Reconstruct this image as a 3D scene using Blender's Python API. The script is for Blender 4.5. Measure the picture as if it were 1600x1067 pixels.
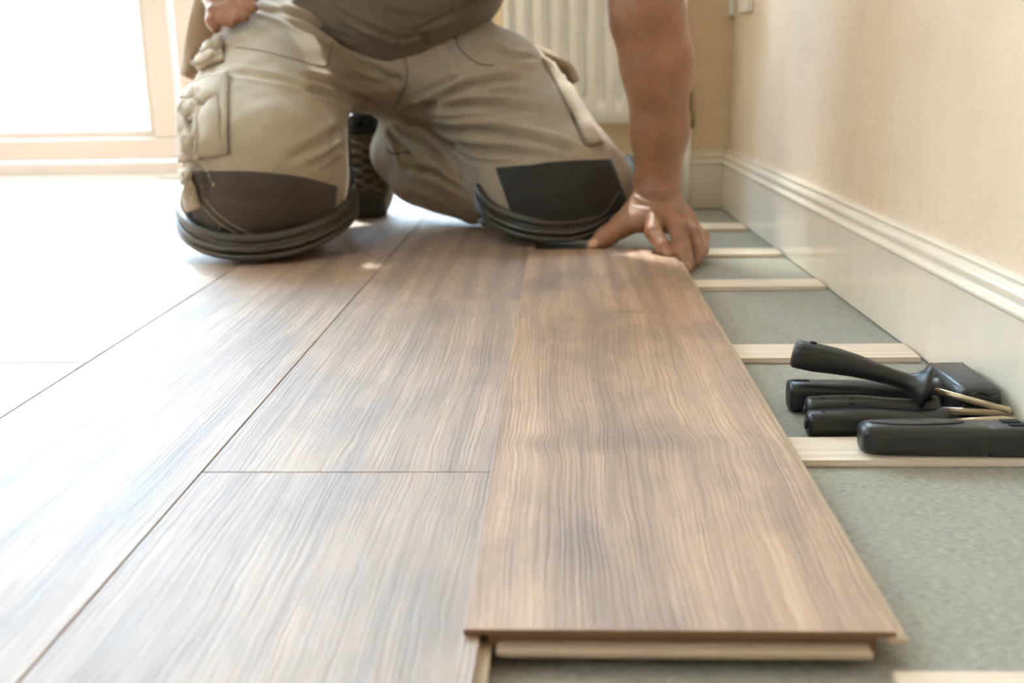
import bpy, math, random
import numpy as np
from mathutils import Vector, Matrix
from mathutils.bvhtree import BVHTree

for o in list(bpy.data.objects):
    bpy.data.objects.remove(o)
SC = bpy.context.scene
COL = SC.collection
rnd = random.Random(7)

# ------------------------------------------------------------------ camera
FPX = 1700.0
PITCH, YAW, ROLL, CAMH = .252415, .048576, .018519, .30
_f = np.array([-math.sin(YAW)*math.cos(PITCH), math.cos(YAW)*math.cos(PITCH), -math.sin(PITCH)])
_rt = np.array([math.cos(YAW), math.sin(YAW), 0.0])
_dn = np.cross(_f, _rt)
_r = _rt*math.cos(ROLL) + _dn*math.sin(ROLL)
_d = -_rt*math.sin(ROLL) + _dn*math.cos(ROLL)
CAM = np.array([0, 0, CAMH])
cd = bpy.data.cameras.new('camera')
cam = bpy.data.objects.new('camera', cd)
COL.objects.link(cam)
cam.matrix_world = Matrix(((_r[0], -_d[0], -_f[0], 0), (_r[1], -_d[1], -_f[1], 0), (_r[2], -_d[2], -_f[2], CAMH), (0, 0, 0, 1)))
cd.sensor_width = 36
cd.lens = 36*FPX/1600
cd.clip_start = .02
cd.dof.use_dof = True
cd.dof.focus_distance = .95
cd.dof.aperture_fstop = 6.3
SC.camera = cam

# ------------------------------------------------------------------ light
SC.view_settings.view_transform = 'Standard'
SC.view_settings.look = 'None'
SC.view_settings.gamma = 1
SC.view_settings.use_curve_mapping = False
SC.view_settings.exposure = -0.50
W = bpy.data.worlds.new('sky')
SC.world = W
W.use_nodes = True
wn = W.node_tree
bg = wn.nodes['Background']
bg.inputs['Color'].default_value = (.57, .77, 1.0, 1)
_tc = wn.nodes.new('ShaderNodeTexCoord')
_sx = wn.nodes.new('ShaderNodeSeparateXYZ')
_mr = wn.nodes.new('ShaderNodeMapRange')
wn.links.new(_tc.outputs['Generated'], _sx.inputs[0])
wn.links.new(_sx.outputs[2], _mr.inputs[0])
for _i, _v in ((1, .0), (2, .60), (3, 3.0), (4, 44.0)):       # overcast sky: zenith brighter than the horizon
    _mr.inputs[_i].default_value = _v
wn.links.new(_mr.outputs[0], bg.inputs['Strength'])
sd = bpy.data.lights.new('sun', 'SUN')
sd.energy = 14
sd.angle = .07
sd.color = (1, .96, .89)
sun = bpy.data.objects.new('sun', sd)
COL.objects.link(sun)
_sv = Vector((-.45, 1.0, 1.5)).normalized()      # towards the sun: outside the door, to the left
sun.rotation_euler = _sv.to_track_quat('Z', 'Y').to_euler()


# ------------------------------------------------------------------ pixel helpers (where things of the photo stand)
def ray(px, py):
    v = _r*((px-800)/FPX) + _d*((py-533.5)/FPX) + _f
    return v/np.linalg.norm(v)


def U(px, py, y=None, z=None, x=None):
    v = ray(px, py)
    t = (y/v[1]) if y is not None else ((z-CAMH)/v[2] if z is not None else x/v[0])
    return CAM + v*t


# ------------------------------------------------------------------ node helpers
class NT:
    def __init__(s, name):
        s.m = bpy.data.materials.new(name)
        s.m.use_nodes = True
        s.t = s.m.node_tree
        s.b = s.t.nodes['Principled BSDF']

    def n(s, typ, ins=None, **kw):
        nd = s.t.nodes.new(typ)
        for k, v in kw.items():
            setattr(nd, k, v)
        for k, v in (ins or {}).items():
            s.put(nd.inputs[k], v)
        return nd

    def put(s, sock, v):
        if hasattr(v, 'links'):
            s.t.links.new(v, sock)
        elif isinstance(v, (tuple, list)) and len(v) == 3 and sock.type == 'RGBA':
            sock.default_value = (*v, 1)
        else:
            sock.default_value = v

    def math(s, op, a, b=0.0, c=0.0):
        return s.n('ShaderNodeMath', {0: a, 1: b, 2: c}, operation=op).outputs[0]

    def coord(s, which='Object'):
        return s.n('ShaderNodeTexCoord').outputs[which]

    def xyz(s, v):
        q = s.n('ShaderNodeSeparateXYZ', {0: v})
        return q.outputs[0], q.outputs[1], q.outputs[2]

    def vec(s, x, y, z):
        return s.n('ShaderNodeCombineXYZ', {0: x, 1: y, 2: z}).outputs[0]

    def noise(s, v, scale=1.0, detail=3.0, rough=.5, dist=0.0):
        return s.n('ShaderNodeTexNoise', {'Vector': v, 'Scale': scale, 'Detail': detail, 'Roughness': rough, 'Distortion': dist}).outputs[0]

    def ramp(s, f, stops):
        nd = s.n('ShaderNodeValToRGB', {0: f})
        e = nd.color_ramp.elements
        while len(e) < len(stops):
            e.new(.5)
        for q, (p, c) in zip(e, stops):
            q.position = p
            q.color = (*c, 1) if len(c) == 3 else c
        return nd.outputs[0]

    def mix(s, f, a, b, bt='MIX'):
        nd = s.n('ShaderNodeMix', data_type='RGBA', blend_type=bt)
        s.put(nd.inputs[0], f)
        s.put(nd.inputs[6], a)
        s.put(nd.inputs[7], b)
        return nd.outputs[2]

    def maprange(s, v, a, b, c, d):
        return s.n('ShaderNodeMapRange', {0: v, 1: a, 2: b, 3: c, 4: d}).outputs[0]

    def bump(s, h, dist=.001, strength=1.0, normal=None):
        nd = s.n('ShaderNodeBump', {'Height': h, 'Distance': dist, 'Strength': strength})
        if normal is not None:
            s.put(nd.inputs['Normal'], normal)
        return nd.outputs[0]

    def out(s, **kw):
        for k, v in kw.items():
            s.put(s.b.inputs[k.replace('_', ' ')], v)
        return s.m


def g(r, gg, b):
    """sRGB bytes to linear"""
    return tuple(((c/255+.055)/1.055)**2.4 if c > 10 else c/255/12.92 for c in (r, gg, b))


def plain(name, col, rough=.5, bumpscale=0, bumpd=.0005, var=.06, **kw):
    t = NT(name)
    c = t.coord()
    nz = t.noise(c, 14, 4)
    base = t.mix(t.maprange(nz, .3, .7, 0, 1), tuple(x*(1-var) for x in col), tuple(min(1, x*(1+var)) for x in col))
    k = dict(Base_Color=base, Roughness=rough)
    if bumpscale:
        k['Normal'] = t.bump(t.noise(c, bumpscale, 3), bumpd)
    k.update(kw)
    return t.out(**k)


# ------------------------------------------------------------------ materials
def wood_floor(name, knots=(), tint=(.95, .86, .75), smoky=.5, seeded=True, ior=1.85):
    t = NT(name)
    x, y, z = t.xyz(t.coord())
    if seeded:
        r = t.n('ShaderNodeObjectInfo').outputs['Random']
        x = t.math('ADD', x, t.math('MULTIPLY', r, 37.0))
        y = t.math('ADD', y, t.math('MULTIPLY', r, 91.0))
    wx = x
    dark = None
    for (kx, ky, sx, sy, amp, dk) in knots:
        dx = t.math('SUBTRACT', x, kx)
        dy = t.math('SUBTRACT', y, ky)
        e = t.math('ADD', t.math('POWER', t.math('DIVIDE', dx, sx), 2.0), t.math('POWER', t.math('DIVIDE', dy, sy), 2.0))
        ga = t.math('EXPONENT', t.math('MULTIPLY', e, -1.0))
        wx = t.math('ADD', wx, t.math('MULTIPLY', t.math('MULTIPLY', ga, dx), amp))
        if dk:
            q = t.math('MULTIPLY', ga, dk)
            dark = q if dark is None else t.math('ADD', dark, q)
    w1 = t.noise(t.vec(t.math('MULTIPLY', x, 8.0), t.math('MULTIPLY', y, 2.4), 1.7), 1.0, 3, .5)
    w2 = t.noise(t.vec(t.math('MULTIPLY', x, 30.0), t.math('MULTIPLY', y, 26.0), 4.0), 1.0, 2, .5)
    wx = t.math('ADD', wx, t.math('MULTIPLY', t.math('SUBTRACT', w1, .5), .024))
    wx2 = t.math('ADD', wx, t.math('MULTIPLY', t.math('SUBTRACT', w2, .5), .0035))
    bands = t.noise(t.vec(t.math('MULTIPLY', wx, 42.0), t.math('MULTIPLY', y, 1.0), 0.0), 1.0, 5, .6)
    fine = t.noise(t.vec(t.math('MULTIPLY', wx2, 420.0), t.math('MULTIPLY', y, 14.0), 2.0), 1.0, 3, .6)
    cloud = t.noise(t.vec(t.math('MULTIPLY', wx, 11.0), t.math('MULTIPLY', y, 6.0), 7.0), 1.0, 4, .55)
    emb = t.noise(t.vec(t.math('MULTIPLY', wx2, 360.0), t.math('MULTIPLY', y, 5.0), 9.0), 1.0, 1.5, .5)
    T = lambda c: tuple(a*b for a, b in zip(c, tint))
    base = t.ramp(bands, [(.28, T(g(136, 108, 88))), (.42, T(g(164, 134, 110))), (.56, T(g(186, 154, 127))), (.72, T(g(206, 176, 148)))])
    cl = t.maprange(cloud, .45, .64, 0, smoky)
    if dark is not None:
        cl = t.math('ADD', cl, dark, )
        cl = t.math('MINIMUM', cl, .85)
    base = t.mix(cl, base, T(g(98, 78, 66)))
    base = t.mix(t.maprange(fine, .35, .65, .26, 0), base, T(g(120, 92, 70)))
    eh = t.maprange(emb, .36, .60, 0, 1)
    h = t.math('ADD', t.math('MULTIPLY', eh, .8), t.math('MULTIPLY', fine, .25))
    nrm = t.bump(h, .00024 if seeded else .00030, 1.0)
    rough = t.maprange(fine, .3, .7, .66, .58)
    return t.out(Base_Color=base, Roughness=rough, Normal=nrm, IOR=ior)


M = {}
M['plank'] = wood_floor('oak_laminate', tint=(.78, .73, .68), smoky=.34, ior=2.15)
M['plank_front'] = wood_floor('oak_laminate_front', seeded=False, smoky=.45,
    knots=[(.010, 1.20, .030, .075, -.75, .22), (.078, 1.215, .035, .010, -.5, .40),
           (-.012, 1.37, .016, .07, -.3, .40), (.05, .775, .08, .022, -.10, .42), (.015, .66, .025, .10, .25, .35), (-.01, .93, .02, .10, .2, .3)])
M['core'] = plain('fibreboard_core', g(184, 160, 134), .7, 400, .0002)
M['core_dark'] = plain('laminate_backing', g(122, 88, 60), .7, 400, .0002)


def batten_mat():
    t = NT('pale_batten_wood')
    x, y, z = t.xyz(t.coord())
    r = t.n('ShaderNodeObjectInfo').outputs['Random']
    gnn = t.noise(t.vec(t.math('ADD', t.math('MULTIPLY', x, 9.0), t.math('MULTIPLY', r, 50)), t.math('MULTIPLY', y, 150), t.math('MULTIPLY', z, 500)), 1, 4)
    base = t.ramp(gnn, [(.3, g(216, 193, 168)), (.55, g(232, 212, 188)), (.75, g(240, 225, 205))])
    return t.out(Base_Color=base, Roughness=.55, Normal=t.bump(gnn, .0003))


M['batten'] = batten_mat()


def underlay_mat():
    t = NT('fibre_underlay_board')
    x, y, z = t.xyz(t.coord())
    n1 = t.noise(t.vec(t.math('MULTIPLY', x, 160), t.math('MULTIPLY', y, 420), 0), 1, 4, .65)
    n2 = t.noise(t.vec(x, y, 3), 22, 4)
    n3 = t.noise(t.vec(x, y, 5), 120, 2)
    base = t.ramp(n1, [(.3, g(134, 128, 116)), (.52, g(162, 156, 143)), (.75, g(190, 184, 170))])
    base = t.mix(t.maprange(n2, .4, .7, 0, .35), base, g(172, 168, 152))
    base = t.mix(t.maprange(n3, .70, .76, 0, .7), base, g(96, 90, 78))
    return t.out(Base_Color=base, Roughness=.75, Normal=t.bump(n1, .0012))


M['underlay'] = underlay_mat()


def wall_mat():
    t = NT('cream_wall_paint')
    c = t.coord()
    x, y, z = t.xyz(c)
    n1 = t.noise(c, 7, 4)
    n2 = t.noise(t.vec(t.math('MULTIPLY', x, 1.0), t.math('MULTIPLY', y, 60), t.math('MULTIPLY', z, 130)), 1, 4)
    n3 = t.noise(c, 55, 4, .6)
    base = t.mix(t.maprange(n1, .35, .7, 0, 1), g(240, 216, 190), g(233, 207, 180))
    # scuffed band just above the skirting
    sc = t.math('MULTIPLY', t.maprange(z, .12, .18, 1, 0), t.maprange(n3, .54, .68, 0, .28))
    base = t.mix(sc, base, g(196, 160, 118))
    h = t.math('ADD', t.math('MULTIPLY', n3, .6), t.math('MULTIPLY', n2, .5))
    return t.out(Base_Color=base, Roughness=.42, Normal=t.bump(h, .0018, .6))


M['wall'] = wall_mat()
M['wall_back'] = plain('ochre_cream_wall_paint', g(234, 206, 166), .6, 60, .001)
M['white_gloss'] = plain('cream_gloss_paint', g(240, 226, 206), .09, 18, .0006, .03, IOR=1.5)
M['door_white'] = plain('white_door_plastic', g(218, 207, 198), .35, 0, 0, .02)
M['rad'] = plain('radiator_enamel', g(250, 244, 234), .3, 0, 0, .02)
M['ceiling'] = plain('ceiling_paint', g(240, 236, 226), .8)
M['outside'] = plain('pale_terrace_stone', g(222, 216, 206), .8, 20, .003)
M['render'] = plain('cream_render', g(240, 226, 200), .9, 20, .003)
M['brass'] = plain('dull_metal', g(150, 130, 100), .35, Metallic=.9)


def glass_mat():
    t = NT('window_glass')
    t.t.nodes.remove(t.b)
    tr = t.n('ShaderNodeBsdfTransparent', {0: (.96, .98, .97)})
    gl = t.n('ShaderNodeBsdfGlossy', {'Roughness': .02})
    lw = t.n('ShaderNodeLayerWeight', {'Blend': .5})
    fr = t.math('ADD', t.math('MULTIPLY', t.math('POWER', lw.outputs['Facing'], 5.0), .5), .03)
    mx = t.n('ShaderNodeMixShader', {0: fr, 1: tr.outputs[0], 2: gl.outputs[0]})
    t.t.links.new(mx.outputs[0], t.t.nodes['Material Output'].inputs[0])
    return t.m


M['glass'] = glass_mat()


def fabric(name, col, col2=None, rough=.85, weave=1400, bd=.0004, sheen=.15):
    t = NT(name)
    c = t.coord()
    x, y, z = t.xyz(c)
    n1 = t.noise(c, 9, 4)
    n2 = t.noise(c, weave*.35, 2)
    n3 = t.noise(c, 45, 4, .6)
    col2 = col2 or tuple(a*.82 for a in col)
    base = t.mix(t.maprange(n1, .35, .65, 0, 1), col, col2)
    base = t.mix(t.maprange(n2, .35, .65, 0, .16), base, tuple(a*.55 for a in col))
    h = t.math('ADD', t.math('MULTIPLY', n3, .8), t.math('MULTIPLY', n2, .25))
    return t.out(Base_Color=base, Roughness=rough, Normal=t.bump(h, bd*3), Sheen_Weight=sheen)


M['khaki'] = fabric('khaki_twill', g(176, 159, 136), g(164, 146, 122))
M['khaki_dark'] = fabric('shade_brown_canvas', g(150, 124, 94))  # the holster pocket's brown has the shadow it hangs in painted in
M['kneecloth'] = fabric('charcoal_brown_knee_fabric', g(78, 66, 56), g(66, 56, 48))
M['shirt'] = fabric('taupe_jersey', g(122, 108, 92), g(110, 97, 82))
M['stitch'] = plain('pale_thread', g(150, 134, 114), .8)
M['seamdark'] = plain('dark_seam', g(84, 72, 58), .9)
M['kneeblack'] = fabric('near_black_knee_fabric', g(42, 38, 35), g(36, 33, 30))
M['rubber'] = plain('grey_brown_rubber', g(66, 60, 52), .38, 200, .0004)
M['boot'] = fabric('olive_suede', g(88, 78, 60), g(58, 52, 42), .8)
M['boot_sole'] = plain('black_boot_rubber', g(46, 44, 38), .6, 200, .0005)
M['lace'] = plain('tan_lace', g(128, 112, 88), .8)
M['hair'] = plain('brown_hair', g(62, 44, 30), .6, 300, .002)
M['nail'] = plain('fingernail', g(206, 160, 132), .3)
M['eye'] = plain('eye_white', g(225, 220, 212), .2)
M['toolblack'] = plain('black_rubber_grip', g(30, 29, 28), .36, 300, .0003, .15)
M['toolgrey'] = plain('dark_plastic', g(42, 40, 38), .32, 120, .0003, .12)
M['shaft'] = plain('tan_metal_shaft', g(196, 176, 146), .28, Metallic=.75)  # one tan tone on a mostly metallic base
M['toolwood'] = plain('bare_tool_wood', g(206, 178, 136), .6)
M['hole'] = plain('recess_shade_black', g(12, 11, 10), .8)  # near-black solids paint the shade inside holes and slots


def skin_mat():
    t = NT('skin')
    c = t.coord()
    n1 = t.noise(c, 18, 4, .6)
    n2 = t.noise(c, 380, 3, .6)
    n3 = t.noise(c, 90, 3, .6)
    base = t.mix(t.maprange(n1, .35, .65, 0, 1), g(170, 122, 92), g(150, 104, 78))
    base = t.mix(t.maprange(n3, .5, .7, 0, .25), base, g(136, 84, 66))
    h = t.math('ADD', t.math('MULTIPLY', n2, .4), t.math('MULTIPLY', n3, .6))
    return t.out(Base_Color=base, Roughness=.42, Normal=t.bump(h, .0012), Subsurface_Weight=.08, Subsurface_Scale=.01)


M['skin'] = skin_mat()


# ------------------------------------------------------------------ mesh helpers
def obj(name, V, F, mat, parent=None, smooth=True, bevel=0, seg=2, loc=None, auto=None):
    me = bpy.data.meshes.new(name)
    V = np.asarray(V, dtype=float)
    if loc is not None:
        V = V - np.asarray(loc)
    me.from_pydata([tuple(v) for v in V], [], [tuple(int(i) for i in f) for f in F])
    me.validate()
    mats = mat if isinstance(mat, (list, tuple)) else [mat]
    for m_ in mats:
        me.materials.append(m_)
    if smooth:
        me.polygons.foreach_set('use_smooth', [True]*len(me.polygons))
    o = bpy.data.objects.new(name, me)
    COL.objects.link(o)
    if loc is not None:
        o.location = loc
    if bevel:
        b = o.modifiers.new('bevel', 'BEVEL')
        b.width = bevel
        b.segments = seg
        b.limit_method = 'ANGLE'
        b.angle_limit = .6
        b.harden_normals = True
    if auto and smooth:
        pass
    if parent is not None:
        o.parent = parent
        o.matrix_parent_inverse = Matrix.Translation(-Vector(parent.location)) if True else Matrix()
    return o


def empty(name, loc=(0, 0, 0)):
    o = bpy.data.objects.new(name, None)
    o.location = loc
    o.empty_display_size = .05
    COL.objects.link(o)
    return o


def tag(o, label=None, cat=None, group=None, kind=None):
    if label:
        o['label'] = label
    if cat:
        o['category'] = cat
    if group:
        o['group'] = group
    if kind:
        o['kind'] = kind
    return o


class MB:
    def __init__(s):
        s.v = []
        s.f = []

    def add(s, V, F):
        b = len(s.v)
        s.v += [tuple(v) for v in V]
        s.f += [tuple(i+b for i in f) for f in F]
        return s

    def box(s, a, b):
        (x0, y0, z0), (x1, y1, z1) = a, b
        V = [(x, y, z) for x in (x0, x1) for y in (y0, y1) for z in (z0, z1)]
        return s.add(V, [(0, 1, 3, 2), (4, 6, 7, 5), (0, 4, 5, 1), (2, 3, 7, 6), (0, 2, 6, 4), (1, 5, 7, 3)])

    def loft(s, rings, cap=True, closed=False):
        n = len(rings[0])
        V = [p for r in rings for p in r]
        F = []
        m = len(rings)
        for i in range(m if closed else m-1):
            for j in range(n):
                a, b = i*n+j, i*n+(j+1) % n
                i2 = (i+1) % m
                F.append((a, b, i2*n+(j+1) % n, i2*n+j))
        if cap and not closed:
            F.append(tuple(range(n))[::-1])
            F.append(tuple(range((m-1)*n, m*n)))
        return s.add(V, F)

    def tube(s, path, r, n=10, cap=True):
        path = [np.array(p, float) for p in path]
        rr = r if hasattr(r, '__len__') else [r]*len(path)
        up = np.array([0, 0, 1.0])
        rings = []
        for i, p in enumerate(path):
            t = path[min(i+1, len(path)-1)] - path[max(i-1, 0)]
            t = t/(np.linalg.norm(t)+1e-9)
            if abs(t @ up) > .95:
                up = np.array([0, 1.0, 0])
            a = np.cross(up, t)
            a /= np.linalg.norm(a)
            b = np.cross(t, a)
            up = b
            rings.append([p+rr[i]*(a*math.cos(q)+b*math.sin(q)) for q in np.linspace(0, 2*math.pi, n, endpoint=False)])
        return s.loft(rings, cap)

    def build(s, name, mat, parent=None, **k):
        return obj(name, s.v, s.f, mat, parent, **k)


def sup(w, h, e, n=28):
    """superellipse outline, e=2 ellipse, larger = boxier"""
    out = []
    for q in np.linspace(0, 2*math.pi, n, endpoint=False):
        c, s_ = math.cos(q), math.sin(q)
        out.append((w*abs(c)**(2/e)*np.sign(c), h*abs(s_)**(2/e)*np.sign(s_)))
    return out


def handle(mb, A, B, secs, up=(0, 0, 1), bend=0.0, n=28):
    """grip from A to B; secs = (t, half_width, half_height, exponent[, lift])"""
    A, B = np.array(A, float), np.array(B, float)
    t = (B-A)
    L = np.linalg.norm(t)
    t = t/L
    up = np.array(up, float)
    sd_ = np.cross(up, t)
    sd_ /= np.linalg.norm(sd_)
    up = np.cross(t, sd_)
    rings = []
    for q in secs:
        c = A + t*L*q[0] + up*((q[4] if len(q) > 4 else 0) + bend*math.sin(math.pi*q[0]))
        rings.append([c+sd_*u+up*v for u, v in sup(q[1], q[2], q[3], n)])
    mb.loft(rings)
    return t, sd_, up, L


def cat(pts, n=8):
    """Catmull-Rom through points"""
    P = [np.array(p, float) for p in pts]
    P = [2*P[0]-P[1]] + P + [2*P[-1]-P[-2]]
    out = []
    for i in range(1, len(P)-2):
        for k in range(n):
            t = k/n
            out.append(.5*((2*P[i])+(-P[i-1]+P[i+1])*t+(2*P[i-1]-5*P[i]+4*P[i+1]-P[i+2])*t*t+(-P[i-1]+3*P[i]-3*P[i+1]+P[i+2])*t**3))
    out.append(P[-2])
    return out


# ------------------------------------------------------------------ room
def struct(o):
    o['kind'] = 'structure'
    return o


def bx(name, a, b, mat, parent=None, **k):
    k.setdefault('smooth', False)
    return MB().box(a, b).build(name, mat, parent, **k)


WX0, WSL = .377, -.034                    # right wall: x at y=1.1 and its slope


def wallx(y):
    return WX0+(y-1.1)*WSL


struct(bx('floor', (-2.9, -2.6, -.05), (.62, 2.95, 0), M['underlay']))
# right wall, a hair out of square with the planks
y0, y1 = -2.6, 2.36
mb = MB()
mb.add([(wallx(y0), y0, 0), (wallx(y1), y1, 0), (wallx(y1), y1, 2.4), (wallx(y0), y0, 2.4),
        (wallx(y0)+.15, y0, 0), (wallx(y1)+.15, y1, 0), (wallx(y1)+.15, y1, 2.4), (wallx(y0)+.15, y0, 2.4)],
       [(0, 1, 2, 3), (4, 7, 6, 5), (0, 4, 5, 1), (3, 2, 6, 7), (0, 3, 7, 4), (1, 5, 6, 2)])
struct(mb.build('wall_right', M['wall'], smooth=False))
BW = 2.245
JX = -.150
struct(bx('wall_back', (JX, BW, 0), (wallx(BW)+.02, BW+.12, .80), M['wall_back']))
DY = 2.87                                  # face of the glass door
struct(bx('wall_over_door', (-2.9, DY, 2.30), (JX, 3.02, 2.4), M['wall_back']))
mb = MB()
for a, b in (((JX, BW, .80), (JX+.04, BW+.12, 2.4)), ((wallx(BW)-.05, BW, .80), (wallx(BW)+.02, BW+.12, 2.4)), ((JX+.04, BW, 2.2), (wallx(BW)-.05, BW+.12, 2.4)), ((JX, BW+.12, 0), (JX+.10, 3.02, .80)), ((JX, BW+.12, 2.30), (JX+.10, 3.02, 2.4))):
    mb.box(a, b)
struct(mb.build('wall_alcove', M['wall_back'], smooth=False))  # alcove side kept low so sun passes through the added glazing
# left wall with an added fill window behind the camera's left
mb = MB()
for a, b in (((-3.0, -2.6, 0), (-2.85, -1.4, 2.4)), ((-3.0, -.4, 0), (-2.85, 3.02, 2.4)), ((-3.0, -1.4, 0), (-2.85, -.4, .9)), ((-3.0, -1.4, 2.1), (-2.85, -.4, 2.4))):
    mb.box(a, b)
struct(mb.build('wall_left', M['wall'], smooth=False))
mb = MB()
for a, b in (((-3.0, -2.75, 0), (-2.2, -2.6, 2.4)), ((-2.2, -2.75, 0), (.65, -2.6, 2.4))):
    mb.box(a, b)
struct(mb.build('wall_front', M['wall'], smooth=False))
struct(bx('ceiling', (-3.0, -2.75, 2.4), (.65, 3.02, 2.5), M['ceiling']))


def window(name, a, b, axis, fw=.06, mullion=True):
    """frame + glass filling the rectangle a..b in the wall plane"""
    r = struct(empty(name, (a[0], a[1], a[2])))
    mb = MB()
    if axis == 'x':
        x0, x1 = a[0], b[0]
        for (ya, yb, za, zb) in ((a[1], b[1], a[2], a[2]+fw), (a[1], b[1], b[2]-fw, b[2]), (a[1], a[1]+fw, a[2], b[2]), (b[1]-fw, b[1], a[2], b[2]),
                                 ((a[1]+b[1])/2-.03, (a[1]+b[1])/2+.03, a[2], b[2]))[:5 if mullion else 4]:
            mb.box((x0, ya, za), (x1, yb, zb))
        mb.build('window_frame', M['door_white'], r, smooth=False)
        bx('pane', (x0+.03, a[1]+fw-.005, a[2]+fw-.005), (x0+.034, b[1]-fw+.005, b[2]-fw+.005), M['glass'], r)
    else:
        for (xa, xb, za, zb) in ((a[0], b[0], a[2], a[2]+fw), (a[0], b[0], b[2]-fw, b[2]), (a[0], a[0]+fw, a[2], b[2]), (b[0]-fw, b[0], a[2], b[2]),
                                 ((a[0]+b[0])/2-.03, (a[0]+b[0])/2+.03, a[2], b[2]))[:5 if mullion else 4]:
            mb.box((xa, a[1], za), (xb, b[1], zb))
        mb.build('window_frame', M['door_white'], r, smooth=False)
        bx('pane', (a[0]+fw-.005, a[1]+.03, a[2]+fw-.005), (b[0]-fw+.005, a[1]+.034, b[2]-fw+.005), M['glass'], r)


window('added_fill_window', (-2.95, -1.4, .9), (-2.89, -.4, 2.1), 'x')  # unseen window, added to bring fill daylight into the room

window('added_sun_window', (JX+.04, BW+.05, .80), (wallx(BW)-.05, BW+.11, 2.2), 'y', .035, False)  # unseen window, added to throw a band of sun on the right wall
window('added_side_glazing', (JX+.01, BW+.12, .80), (JX+.07, 3.0, 2.30), 'x', .04, False)  # unseen glazing, added so the sun can reach the window over the radiator

# glass doors: threshold, two leaves with stepped rails
d1 = struct(empty('door_1', (-1.2, DY, 0)))
mb = MB()
mb.box((-2.85, DY+.01, 0), (JX, DY+.13, .055))
mb.box((-2.85, DY-.012, 0), (JX, DY+.02, .022))
mb.build('threshold', M['door_white'], d1, smooth=False, bevel=.005)
zb = U(100, 205, y=DY)[2]
STX = U(243, 150, y=DY)[0]


def leaf(xa, xb):
    mb = MB()
    fw = .085
    for a, b in (((xa, 0, .060), (xb, .06, zb-.022)), ((xa, 0, 2.22), (xb, .06, 2.29)), ((xa, 0, zb-.022), (xa+fw-.025, .06, 2.22)), ((xb-fw+.025, 0, zb-.022), (xb, .06, 2.22))):
        mb.box((a[0], DY+.02+a[1], a[2]), (b[0], DY+.02+b[1], b[2]))
    # glazing bead, stepped back
    for a, b in (((xa+fw-.03, zb-.03), (xb-fw+.03, zb)), ((xa+fw-.03, 2.19), (xb-fw+.03, 2.22)), ((xa+fw-.03, zb), (xa+fw, 2.20)), ((xb-fw, zb), (xb-fw+.03, 2.20))):
        mb.box((a[0], DY+.035, a[1]), (b[0], DY+.065, b[1]))
    mb.build('door_leaf', M['door_white'], d1, smooth=False, bevel=.004)
    bx('glass_pane', (xa+fw-.005, DY+.048, zb-.005), (xb-fw+.005, DY+.054, 2.20), M['glass'], d1)


mx = STX+.045
for a, b in ((-2.78, -1.98), (-1.97, mx), (mx+.012, -.66), (-.65, JX-.01)):
    leaf(a, b)
bx('door_frame', (-2.85, DY+.01, 2.28), (JX, DY+.12, 2.31), M['door_white'], d1)

# outside: terrace and a low garden wall
struct(bx('terrace_slab', (-9, 3.02, -.12), (5, 9.5, -.04), M['outside']))
struct(bx('garden_wall', (-9, 7.4, -.05), (5, 7.6, 1.0), M['render']))

# skirting boards
prof = [(0, 0), (.016, 0), (.016, .088), (.0185, .0905), (.0185, .0935), (.0150, .0965), (.0135, .100), (.0145, .106), (.0150, .111), (.0125, .117), (.0085, .120),
        (.0090, .1235), (.0105, .1265), (.0090, .1295), (.0045, .1310), (0, .1315)]


prof = [(u, v if v < .0965 else .0965+(v-.0965)*.64) for u, v in prof]


def skirt(name, A, B, nrm):
    A, B, nrm = np.array([*A, 0.0]), np.array([*B, 0.0]), np.array([*nrm, 0.0])
    rings = [[p+nrm*u+np.array([0, 0, v+.0015]) for u, v in prof] for p in (A, B)]
    o = MB().loft(rings).build(name, M['white_gloss'], smooth=False)
    struct(o)
    b = o.modifiers.new('bevel', 'BEVEL')
    b.width = .0012
    b.segments = 3
    b.limit_method = 'ANGLE'
    b.angle_limit = .3
    for p in o.data.polygons:
        p.use_smooth = True
    w = o.modifiers.new('wn', 'WEIGHTED_NORMAL')
    w.keep_sharp = False
    return o


skirt('baseboard_right', (wallx(-2.58), -2.58), (wallx(2.24), 2.24), (-1, 0))
skirt('baseboard_back', (JX, BW), (wallx(BW)-.010, BW), (0, -1))

# ------------------------------------------------------------------ battens on the underlay
BT = .006
bats = [(.445, .486, .161, 'pale wood batten at the bottom right corner of the photo'),
        (.777, .829, .150, 'pale wood batten lying under the thick black utility handle'),
        (1.066, 1.121, .140, 'pale wood batten just behind the tilted black screwdriver handle'),
        (1.420, 1.470, .120, 'pale wood batten just in front of the fingertips'),
        (1.668, 1.722, .010, 'pale sunlit batten running out from under the hand to the skirting'),
        (1.930, 2.000, .030, 'pale sunlit batten farthest back, next to the corner of the room')]
for (ya, yb, xa, lab) in bats:
    xb = wallx(yb)-.016-(.006 if ya < .7 else .003)
    o = MB().box((xa, ya, 0.0003), (xb, yb, BT)).build('wood_batten', M['batten'], smooth=False, bevel=.0006, loc=((xa+xb)/2, (ya+yb)/2, 0))
    tag(o, lab, 'batten', 'battens across the grey underlay')

# ------------------------------------------------------------------ floor planks
TOP = .016


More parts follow.
